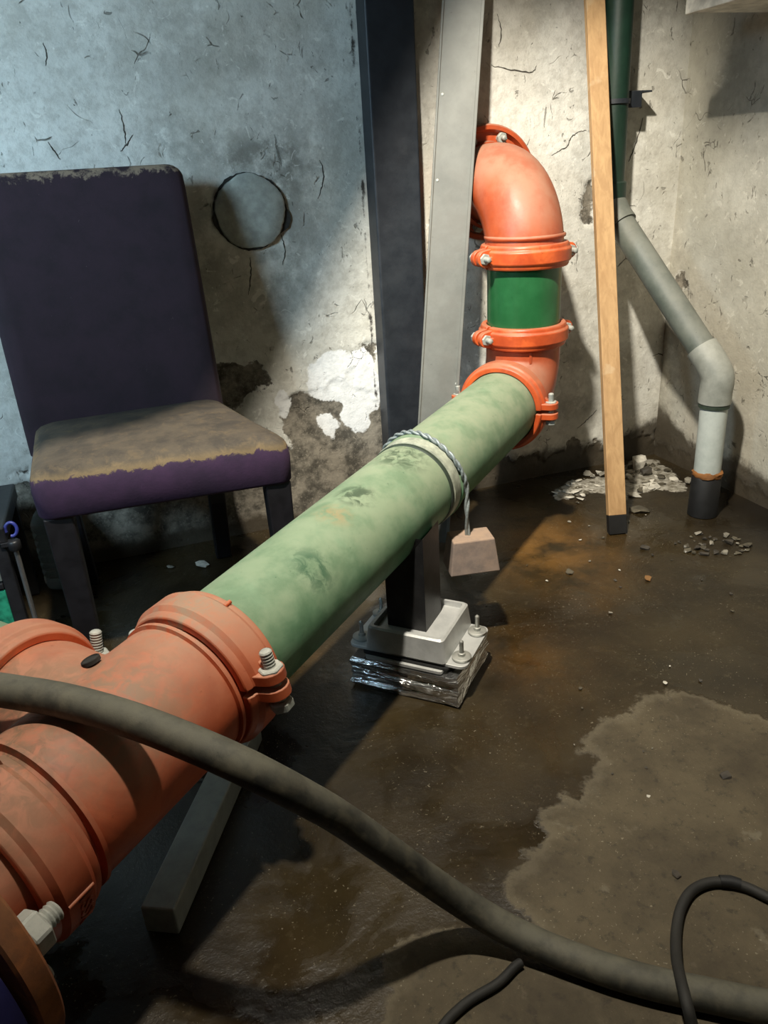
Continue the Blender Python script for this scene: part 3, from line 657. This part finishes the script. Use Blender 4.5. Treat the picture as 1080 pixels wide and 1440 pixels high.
cb = [(0.7724, 0.4916, 0.0075), (0.7516, 0.5439, 0.0075), (0.7335, 0.5776, 0.0075), (0.715, 0.606, 0.0075), (0.6824, 0.6273, 0.0075), (0.6447, 0.6281, 0.0075), (0.6092, 0.6104, 0.0075), (0.5772, 0.5811, 0.0085), (0.5456, 0.5433, 0.022), (0.5222, 0.5098, 0.041), (0.5085, 0.4859, 0.0485), (0.5011, 0.4685, 0.045), (0.5001, 0.4539, 0.024), (0.4953, 0.4329, 0.0075), (0.4695, 0.3858, 0.0075)]
ce = empty('power_cable', (.64, .62, 0), 'thin black cable looping on the floor at the right and over the hose', 'cable')
MB().tube(catmull(cb, 8), .0074, 14).build('cable_sheath', MATS['cable_rubber'], ce, 60)
MB().tube([(0.6892, 0.625, 0.0085), (0.7035, 0.6178, 0.0085), (0.7132, 0.6085, 0.0085)], [.0085, .0092, .0082], 10).build('tape_wrap', MATS['black_rubber'], ce, 60)
cb = [(.357, .622, .0065), (.345, .619, .0065), (.314, .607, .0065), (.262, .598, .0065), (.214, .575, .0065), (.17, .52, .0065), (.12, .42, .0065)]
o = MB().tube(catmull(cb, 8), .0063, 14).build('power_cable', MATS['cable_rubber'], None, 60); tag(o, 'thin dark cable coming from under the hose to the bottom edge', 'cable')

# ------------------------------------------------------------------ black column, grey channel, plank
co = empty('steel_column', (.777, 2.10, 0), 'black painted steel column standing against the plaster wall', 'column')
X0, X1, Y0, Y1 = .711, .842, 2.092, 2.165; tk = .006
MB().rings([[(X0, Y0, z), (X1, Y0, z), (X1, Y1, z), (X0, Y1, z)] for z in (.012, ZC)]).build('column_shaft', MATS['black_steel'], co, None, .006, 3)
MB().box((.7765, 2.10, .007), .20, .125, .012).build('base_plate', MATS['black_steel'], co, None, .002)
for sx in (-1, 1): MB().lathe((.7765+sx*.083, 2.055, .013), (0, 0, 1), [(0, .011), (.009, .011), (.009, .006), (.02, .006)], 6).build('anchor_bolt', MATS['zinc'], co, None)

T0, T1 = V((.734, 1.85, 0)), V((1.0, 2.118, 1.50)); dirc = (T1-T0).normalized()
face = V((0, 0, H+.0))-V((.9, 1.97, .8)); face = (face-dirc*face.dot(dirc)).normalized(); wdir = face.cross(dirc).normalized()
if wdir.x < 0: wdir = -wdir
ch = empty('grey_channel', T0, 'grey steel channel leaning on the wall between column and elbow', 'channel')
cw, cdp, tk = .108, .030, .004
prof = [(-cw/2, cdp), (-cw/2, 0), (cw/2, 0), (cw/2, cdp), (cw/2-.010, cdp), (cw/2-.010, cdp-tk), (cw/2-tk, cdp-tk), (cw/2-tk, tk), (-cw/2+tk, tk), (-cw/2+tk, cdp-tk), (-cw/2+.010, cdp-tk), (-cw/2+.010, cdp)]
# web towards the viewer, lips behind on the left; right lip shows as a bright narrow edge
pA = [T0+V((0, 0, .012))+wdir*x-face*y for x, y in prof]; 
MB().prism(pA, T1-T0).build('channel_body', MATS['channel_grey'], ch, None, .0012, 1)
MB().prism([T0+V((0, 0, .012))+wdir*x+face*y for x, y in ((cw/2-.009, 0), (cw/2, 0), (cw/2, .006), (cw/2-.009, .006))], T1-T0).build('edge_lip', MATS['channel_grey'], ch, None, .0012, 1)
MB().prism([T0+V((0, 0, .012))+wdir*x+face*y for x, y in ((-cw/2, 0), (-cw/2+.006, 0), (-cw/2+.006, .004), (-cw/2, .004))], T1-T0).build('edge_lip', MATS['channel_grey'], ch, None, .0012, 1)
for k, (u, x) in enumerate(((.64, -.040), (.775, -.040), (.30, .045))):
    q = T0+(T1-T0)*u+wdir*x+face*.001; MB().lathe(q, face, [(0, .0045), (.002, .0042), (.0032, .0025), (.0034, .0005)], 12).build('rivet', MATS['dusty_bolt'], ch, 60)

pb, ptp = V((1.254, 1.690, 0)), V((1.385, 2.150, 1.47)); dp = (ptp-pb).normalized(); wp_ = V((.97, -.235, 0)); wp_ = (wp_-dp*wp_.dot(dp)).normalized(); np_ = wp_.cross(dp)
if np_.y > 0: np_ = -np_
pk = empty('wooden_plank', pb, 'narrow bare wooden plank leaning on the wall beside the drain pipe', 'plank')
def pq(s0, s1, z0=None):
    r0 = [pb+dp*s0+wp_*x+np_*y for x, y in ((-.026, -.011), (.026, -.011), (.026, .011), (-.026, .011))]; r1 = [p+dp*(s1-s0) for p in r0]
    if z0 is not None: r0 = [p-dp*((p.z-z0)/dp.z) for p in r0]
    return [r0, r1]
MB().rings(pq(.052, 1.54)).build('board', MATS['wood'], pk, None, .0015, 1)
MB().rings([[p+(p-(pb+dp*.03)).normalized()*.0006 for p in r] for r in pq(.02, .052, .001)]).build('black_tip', MATS['black_rubber'], pk, None, .0015, 1)

# ------------------------------------------------------------------ drain pipe in the corner
GX, GY = 1.450, 2.105; dr = .0385
dn = empty('drain_pipe', (1.55, 1.69, 0), 'drain pipe in the corner, green above and grey then white below', 'pipe')
MB().lathe((GX-.0, GY, .90), (-.012, 0, 1), [(0, dr), (1.70, dr)], 40).build('green_upper_pipe', MATS['green_drain'], dn, 60)
MB().lathe((GX, GY, .905), (-.012, 0, 1), [(-.03, dr+.001), (-.028, dr+.007), (.018, dr+.007), (.022, dr+.001)], 40).build('green_socket', MATS['green_drain'], dn, 50)
B0, B1, B2 = V((GX, GY, .862)), V((1.562, 1.705, .425)), V((1.557, 1.692, 0))
v1 = (B1-B0).normalized()
MB().tube(catmull([V((GX, GY, .90)), B0+V((0, 0, .012)), B0+v1*.04, B0+v1*.075], 6), dr+.006, 36).build('upper_bend', MATS['grey_drain'], dn, 60)
MB().tube([B0+v1*.06, B1-v1*.045], dr, 36).build('diagonal_pipe', MATS['grey_drain'], dn, 60)
MB().tube(catmull([B1-v1*.085, B1-v1*.035, B1-v1*.0+V((0, 0, -.012)), B1+V((0, 0, -.055)), B1+V((0, 0, -.085))], 6), dr+.006, 36).build('lower_bend', MATS['pale_drain'], dn, 60)
zb = .335
MB().lathe((B1.x, B1.y, zb), (0, 0, 1), [(-.008, dr), (-.008, dr+.004), (.006, dr+.004), (.006, dr)], 36).build('seal_ring', MATS['ring_dark'], dn, 50)
MB().tube([(B1.x, B1.y, .345), (B2.x-.003, B2.y, .125)], dr-.001, 36).build('white_lower_pipe', MATS['white_drain'], dn, 60)
random.seed(4); fm = []
for i in range(5):
    fm.append([V((B2.x-.003, B2.y, .118+.006*i))+V((math.cos(k*PI/10), math.sin(k*PI/10), 0))*(dr+(.003 if 0 < i < 4 else -.003)+random.uniform(-.004, .004)) for k in range(20)])
MB().rings(fm).build('foam_collar', MATS['orange_foam'], dn, 60)
MB().lathe((B2.x-.003, B2.y, 0), (0, 0, 1), [(.0, dr+.004), (.118, dr+.003), (.124, dr-.002)], 36).build('black_stub', MATS['black_rubber'], dn, 50)
br = empty('pipe_bracket', (GX, GY, 1.14), 'dark steel bracket clamping the green drain pipe to the wall', 'bracket')
MB().lathe((GX-.003, GY, 1.135), (0, 0, 1), [(-.006, dr+.001), (-.006, dr+.005), (.006, dr+.005), (.006, dr+.001)], 36).build('clamp_band', MATS['black_steel'], br, 50)
MB().box((GX+.060, GY+.006, 1.140), .060, .008, .042).build('bracket_arm', MATS['black_steel'], br, None, .001)
MB().box((GX+.075, GY+.034, 1.160), .10, .06, .005).build('bracket_shelf', MATS['black_steel'], br, None, .001)

# shelf on the right wall
sh = empty('wall_shelf', (1.60, 1.4, 1.305), 'white edged shelf board high on the right wall', 'shelf')
MB().box((1.605, 1.08, 1.322), .275, 1.53, .030).build('shelf_board', MATS['white_board'], sh, None, .002)
MB().box((1.462, 1.08, 1.325), .012, 1.53, .045).build('edge_strip', MATS['white_board'], sh, None, .002)
for y in (.5, 1.0): MB().prism([(1.735, y, 1.306), (1.735, y, 1.13), (1.725, y, 1.13), (1.53, y, 1.306)], (0, .02, 0)).build('shelf_bracket', MATS['white_board'], sh)

# ------------------------------------------------------------------ plugged round hole in the wall
pg = empty('plugged_hole', (.388, YB-.004, .917), 'round hole in the wall plugged with grey mortar behind the chair', 'plug')
random.seed(6)
ro, ri = [], []
for k in range(72):
    a_ = 2*PI*k/72; ro.append(.0955+.0025*math.sin(3*a_+1)+random.uniform(-.0018, .0018)+.014*math.exp(-((a_-5.95)/.30)**2)+.008*math.exp(-((a_-3.3)/.40)**2)); ri.append(.093+.002*math.sin(5*a_)+random.uniform(-.0012, .0012))
cc = lambda r, k, y: (.388+r*math.cos(2*PI*k/72), y, .917+r*math.sin(2*PI*k/72))
mb = MB(); mb.rings([[cc(ro[k], k, YB+.012) for k in range(72)], [cc(ro[k], k, YB-.0055) for k in range(72)], [cc(ri[k], k, YB-.0055) for k in range(72)], [cc(ri[k], k, YB+.012) for k in range(72)]], True, False)
mb.build('gap_ring', MATS['gap_dark'], pg, 50)  # solid near-black ring stands for the dark open gap round the plug
mb = MB(); mb.rings([[cc(ri[k]-.001, k, YB+.012) for k in range(72)], [cc(ri[k]-.001, k, YB-.010) for k in range(72)], [cc(ri[k]-.006, k, YB-.014) for k in range(72)], [cc(.05, k, YB-.016) for k in range(72)]])
mb.build('mortar_disc', MATS['mortar'], pg, 50)

# ------------------------------------------------------------------ chair
cz = empty('dining_chair', (.03, 1.75, 0), 'worn dark purple upholstered dining chair with stained brown seat', 'chair')
def seat_ring(sc, z, n=6, ins=0.0):
    # front wider than back, rounded corners, slight bow at the front
    fl_, fr_, bk_l, bk_r = (-.222, 1.572), (.306, 1.545), (-.232, 1.955), (.214, 1.965)
    cs = [V((*fl_, 0)), V((*fr_, 0)), V((*bk_r, 0)), V((*bk_l, 0))]; ctr_ = sum(cs, V())/4; out = []
    rr = (.035, .035, .03, .03)
    for i in range(4):
        p = cs[i]; a_ = (cs[i-1]-p).normalized(); b_ = (cs[(i+1) % 4]-p).normalized(); r = rr[i]
        p0, p1 = p+a_*r, p+b_*r
        for k in range(n+1):
            t = k/n; out.append(p0*(1-t)**2+p*2*t*(1-t)+p1*t*t)
        q0, q1 = p1, cs[(i+1) % 4]+(p-cs[(i+1) % 4]).normalized()*rr[(i+1) % 4]
        for k in range(1, 6): out.append(q0+(q1-q0)*k/6)
    res = []
    for q in out:
        dv = q-ctr_; l = dv.length; q = ctr_+dv*sc-dv.normalized()*ins; res.append(V((q.x, q.y, z)))
    return res
st = MB(); st.rings([seat_ring(1, .388, ins=.006), seat_ring(1, .394), seat_ring(1, .445, ins=-.003), seat_ring(1, .468), seat_ring(1, .480, ins=.006), seat_ring(1, .489, ins=.018), seat_ring(.86, .497), seat_ring(.6, .504), seat_ring(.3, .508), seat_ring(.08, .509)])
st.build('seat', MATS['seat_fabric'], cz, 60)
bk = MB(); R_ = []
NX, NZ = 16, 24
def back_pt(u, v, side):
    z = .42+(1.040-.42)*v; x = -.238+(.205+.238)*u; x += -.012*v*(1 if u < .5 else .3)
    zz = max(0.0, z-(1.040-.035)); ins = .035-math.sqrt(max(0, .035**2-zz**2)); x += ins*(1-2*u)
    yc = 1.952+.118*v**1.25+.012*math.sin(PI*u); th = .060-.012*v
    return V((x, yc+(th/2)*side, z))
def back_ring(v):
    out = []; r = .5
    for k in range(NX+1): out.append(back_pt(k/NX, v, -1))
    for k in range(1, 6): a_ = -PI/2+PI*k/6; p = back_pt(1, v, 0); th = .030-.006*v; out.append(p+V((math.cos(a_)*.016, math.sin(a_)*th, 0)))
    for k in range(NX, -1, -1): out.append(back_pt(k/NX, v, 1))
    for k in range(1, 6): a_ = PI/2+PI*k/6; p = back_pt(0, v, 0); th = .030-.006*v; out.append(p+V((math.cos(a_)*.016, math.sin(a_)*th, 0)))
    return out
rings = [back_ring(i/NZ) for i in range(NZ)]+[back_ring(.97)]
for (v, sh_) in ((.982, .0), (.993, .2), (.998, .5), (1.0, .8)):
    rg = back_ring(v); n = len(rg); ctr_ = None
    mid = [back_pt(.5, v, 0)]
    new = []
    for p in rg:
        yc = 1.952+.118*v**1.25+.008; new.append(V((p.x*(1-.02*sh_), p.y+(yc-p.y)*sh_*.8, p.z)))
    rings.append(new)
bk.rings(rings); bk.build('backrest', MATS['back_fabric'], cz, 50)
for (x, y, w_, lab) in ((-.185, 1.606, .058, 0), (.268, 1.582, .056, 0)):
    mb = MB(); mb.rings([[(x+sx*w_*k/2, y+sy*w_*k/2, z) for sx, sy in ((-1, -1), (1, -1), (1, 1), (-1, 1))] for z, k in ((0, .78), (.39, 1))]); mb.build('leg', MATS['chair_leg'], cz, None, .004, 2)
for x in (-.200, .170):
    mb = MB(); mb.rings([[(x+sx*.022, y+sy*.022, z) for sx, sy in ((-1, -1), (1, -1), (1, 1), (-1, 1))] for z, y in ((0, 2.06), (.2, 1.99), (.43, 1.955))]); mb.build('leg', MATS['chair_leg'], cz, None, .004, 2)

# ------------------------------------------------------------------ low rack and plastic bottle at the left edge
rk = empty('low_rack', (-.52, 1.93, 0), 'low black rack with a chrome rod left of the chair', 'rack')
MB().box((-.545, 1.93, .292), .44, .30, .040).build('top_board', MATS['rack_black'], rk, None, .004)
MB().box((-.552, 1.925, .3165), .38, .25, .008).build('top_pad', MATS['rack_grey'], rk, None, .002)
for x in (-.745, -.345):
    for y in (1.80, 2.06): MB().box((x, y, .136), .028, .028, .272).build('leg', MATS['rack_black'], rk, None, .003)
MB().box((-.552, 1.795, .222), .385, .010, .092).build('grey_panel', MATS['rack_grey'], rk, None, .002)
MB().box((-.545, 1.80, .165), .37, .028, .014).build('cross_rail', MATS['rack_black'], rk, None, .002)
MB().box((-.552, 1.795, .100), .385, .010, .105).build('green_panel', MATS['green_plastic'], rk, None, .002)
MB().box((-.545, 1.80, .030), .37, .028, .020).build('cross_rail', MATS['rack_black'], rk, None, .002)
MB().lathe((-.313, 1.785, 0), (0, 0, 1), [(0, .009), (.006, .009), (.008, .006), (.250, .006)], 16).build('chrome_rod', MATS['chrome'], rk, 50)
MB().lathe((-.313, 1.785, .250), (0, 0, 1), [(0, .010), (.004, .014), (.022, .014), (.026, .010)], 20).build('rod_cap', MATS['rack_black'], rk, 50)
MB().box((-.326, 1.79, .268), .03, .02, .012).build('rod_bracket', MATS['rack_black'], rk, None, .002)
MB().tube([V((-.312, 1.79, .300))+V((math.cos(k*PI/10), .25*math.sin(k*PI/10), math.sin(k*PI/10)*1.3))*.012 for k in range(-6, 12)], .004, 10).build('blue_strap', MATS['blue_plastic'], rk, 60)
prof = [(0, .02), (.004, .040), (.02, .044)]
for k in range(7): z = .03+k*.022; prof += [(z, .044), (z+.007, .040), (z+.014, .044)]
prof += [(.19, .043), (.215, .030), (.232, .014), (.245, .013)]
bt = empty('plastic_bottle', (-.272, 2.080, 0), 'ribbed clear plastic bottle by the wall behind the chair leg', 'bottle')
MB().lathe((-.272, 2.080, .001), (0, 0, 1), prof, 28).build('bottle_body', MATS['clear_plastic'], bt, 50)
MB().lathe((-.272, 2.080, .246), (0, 0, 1), [(0, .015), (.014, .015), (.015, .012)], 24).build('cap', MATS['blue_plastic'], bt, 40)

# ------------------------------------------------------------------ debris
random.seed(12)
def chip_mesh(name, sx, sy, sz, mat, seed):
    rnd = random.Random(seed); bm = bmesh.new()
    for k in range(14):
        a_ = rnd.uniform(0, 2*PI); r = rnd.uniform(.65, 1)
        bm.verts.new((math.cos(a_)*sx*r/2, math.sin(a_)*sy*r/2, rnd.choice((0, rnd.uniform(.5, 1)))*sz))
    bmesh.ops.convex_hull(bm, input=list(bm.verts)); 
    for v in [v for v in bm.verts if not v.link_faces]: bm.verts.remove(v)
    z0 = min(v.co.z for v in bm.verts)
    for v in bm.verts: v.co.z -= z0
    me = bpy.data.meshes.new(name); bm.to_mesh(me); bm.free(); me.materials.append(mat); return me
CH = {k: [chip_mesh('chip', *d_, MATS[mt], i+sd) for i in range(5)] for k, d_, mt, sd in
      (('plaster', (1, .7, .28), 'plaster_chip', 0), ('grey', (1, .75, .4), 'grey_stone', 20), ('dark', (1, .7, .4), 'dark_stone', 40), ('wet', (1, .7, .30), 'wet_chip', 60), ('brown', (1, .6, .3), 'brown_chip', 80))}
def chip(name, kind, x, y, size, label, cat, group, z=0.0, flat=1.0, rz=None, i=None):
    me = CH[kind][random.randrange(5) if i is None else i]; o = bpy.data.objects.new(name, me); COL.objects.link(o)
    o.location = (x, y, z); o.scale = (size, size, size*flat); o.rotation_euler = (random.uniform(-.08, .08), random.uniform(-.08, .08), random.uniform(0, 6.28) if rz is None else rz)
    return tag(o, label.replace('KIND', {'plaster': 'pale', 'grey': 'dull grey', 'dark': 'near black', 'wet': 'wet brownish', 'brown': 'orange brown'}[kind]), cat, group)
G1 = 'fallen plaster at the wall foot'
LB1 = 'KIND plaster flake in the heap at the foot of the back wall'
chip('plaster_lump', 'plaster', 1.615, 2.085, .070, 'largest white plaster lump on top of the heap in the corner', 'plaster', None, 0, 2.2, .3, 0)
chip('plaster_lump', 'plaster', 1.545, 2.090, .045, 'smaller white plaster lump right of the leaning plank', 'plaster', None, 0, 2.0, .9, 1)
chip('dark_shard', 'dark', 1.600, 2.025, .060, 'dark shard lying on the white plaster heap', 'stone', None, .012, .7, .3, 2)
chip('plaster_flake', 'plaster', 1.465, 1.893, .055, 'flat pale square flake right of the plank foot', 'plaster', None, 0, .4, -.5, 3)
chip('plaster_flake', 'plaster', 1.545, 1.925, .090, 'long flat pale flake at the front of the heap', 'plaster', None, 0, .35, .35, 4)
chip('plaster_flake', 'plaster', 1.310, 2.000, .040, 'pale flake on wet floor left of the plank', 'plaster', None, 0, .5, .2, 2)
for k in range(46):
    x = random.uniform(1.42, 1.70); y = random.uniform(1.90, 2.13)
    if y < 2.165-.55*(1.72-x) - .08: pass
    chip('plaster_flake', random.choice(('plaster', 'plaster', 'grey', 'wet')), x, y, random.uniform(.016, .045), LB1, 'plaster', G1, random.uniform(0, .006), random.uniform(.5, 1.1))
for k in range(26):
    x = random.uniform(1.24, 1.43); y = 2.06-.10*(1.43-x)/.2+random.uniform(-.055, .06)
    chip('plaster_flake', random.choice(('plaster', 'plaster', 'wet')), x, y, random.uniform(.012, .035), 'small KIND flake in the strip left of the leaning plank', 'plaster', 'plaster strip behind the plank', 0, random.uniform(.3, .8))
for k in range(44):
    a_ = random.uniform(0, 6.28); r = math.sqrt(random.random()); x = 1.435+.095*r*math.cos(a_); y = 1.515+.075*r*math.sin(a_)-.03*r*math.cos(a_)
    chip('rubble_bit', random.choice(('wet', 'wet', 'wet', 'dark', 'dark', 'grey')), x, y, random.uniform(.010, .036), 'small KIND rubble bit in the patch before the drain pipe', 'rubble', 'rubble patch on the floor by the drain', 0, random.uniform(.4, .9))
for (x, y, s, kind, lab) in ((1.007, 1.545, .035, 'wet', 'pale wet chip right of the hanging block'), (1.165, 1.43, .035, 'brown', 'orange brown chip on the wet floor in front of the plank'),
                             (1.262, 1.575, .034, 'dark', 'dark splinter just in front of the plank foot'), (.855, .80, .030, 'dark', 'dark stone on the dry floor above the cable loop'), (.645, .665, .022, 'dark', 'dark pebble left of the cable loop'),
                             (.105, 2.02, .055, 'plaster', 'pale plaster flake on the floor under the chair'), (.02, 2.05, .03, 'grey', 'small grey flake under the chair by the wall'), (1.40, 1.79, .075, 'wet', 'wide flat grey flake between plank and rubble patch')):
    chip('floor_chip', kind, x, y, s, lab, 'chip', None, 0, .45)
for k in range(60):
    x = random.uniform(.35, 1.45); y = random.uniform(.75, 1.95)
    if abs((V((x, y, 0))-A0).dot(HH)) < .02 or (V((x, y, 0))-SC).length < .18 or (V((x, y, 0))-A0).dot(HH) < .05: continue
    chip('floor_grit', random.choice(('plaster', 'grey', 'dark', 'wet')), x, y, random.uniform(.006, .014), 'tiny KIND grit crumb scattered over the wet floor', 'grit', 'grit on the wet floor', 0, .5)

# ------------------------------------------------------------------ unseen blockers added under the ceiling, shaped to shade the upper walls
yq = 1.30; Lp = V(LAMP)
def onp(P_): t = (yq-Lp.y)/(P_[1]-Lp.y); return Lp+(V(P_)-Lp)*t
q1, q2 = onp((.731, 2.175, 1.05)), onp((.411, 2.175, .572)); ev = (q1-q2)
top = q1+ev*((ZC-q1.z)/ev.z); bot = q2+ev*((1.44-q2.z)/ev.z)
o = MB().prism([V((-.32, yq, ZC)), V((-.32, yq, 1.44)), bot, top], (0, -.05, 0)).build('shade_blocker_1', MATS['blocker_sheet'], None, None, .002, 1); o['kind'] = 'structure'
def thru(P_, axis_, val): t = (val-Lp[axis_])/(P_[axis_]-Lp[axis_]); return Lp+(V(P_)-Lp)*t
k1 = thru((XR, YB-.02, .985), 0, .60)
o = MB().box(((k1.x+XR)/2, k1.y-.45, (k1.z+ZC)/2), XR-k1.x-.02, .90, ZC-k1.z).build('shade_blocker_2', MATS['blocker_sheet'], None, None, .002, 1); o['kind'] = 'structure'
k2 = thru((1.0, YB, 1.375), 1, k1.y-.03)
o = MB().box((.30, k1.y-.03, (k2.z+ZC)/2), .59, .06, ZC-k2.z).build('shade_blocker_3', MATS['blocker_sheet'], None, None, .002, 1); o['kind'] = 'structure'
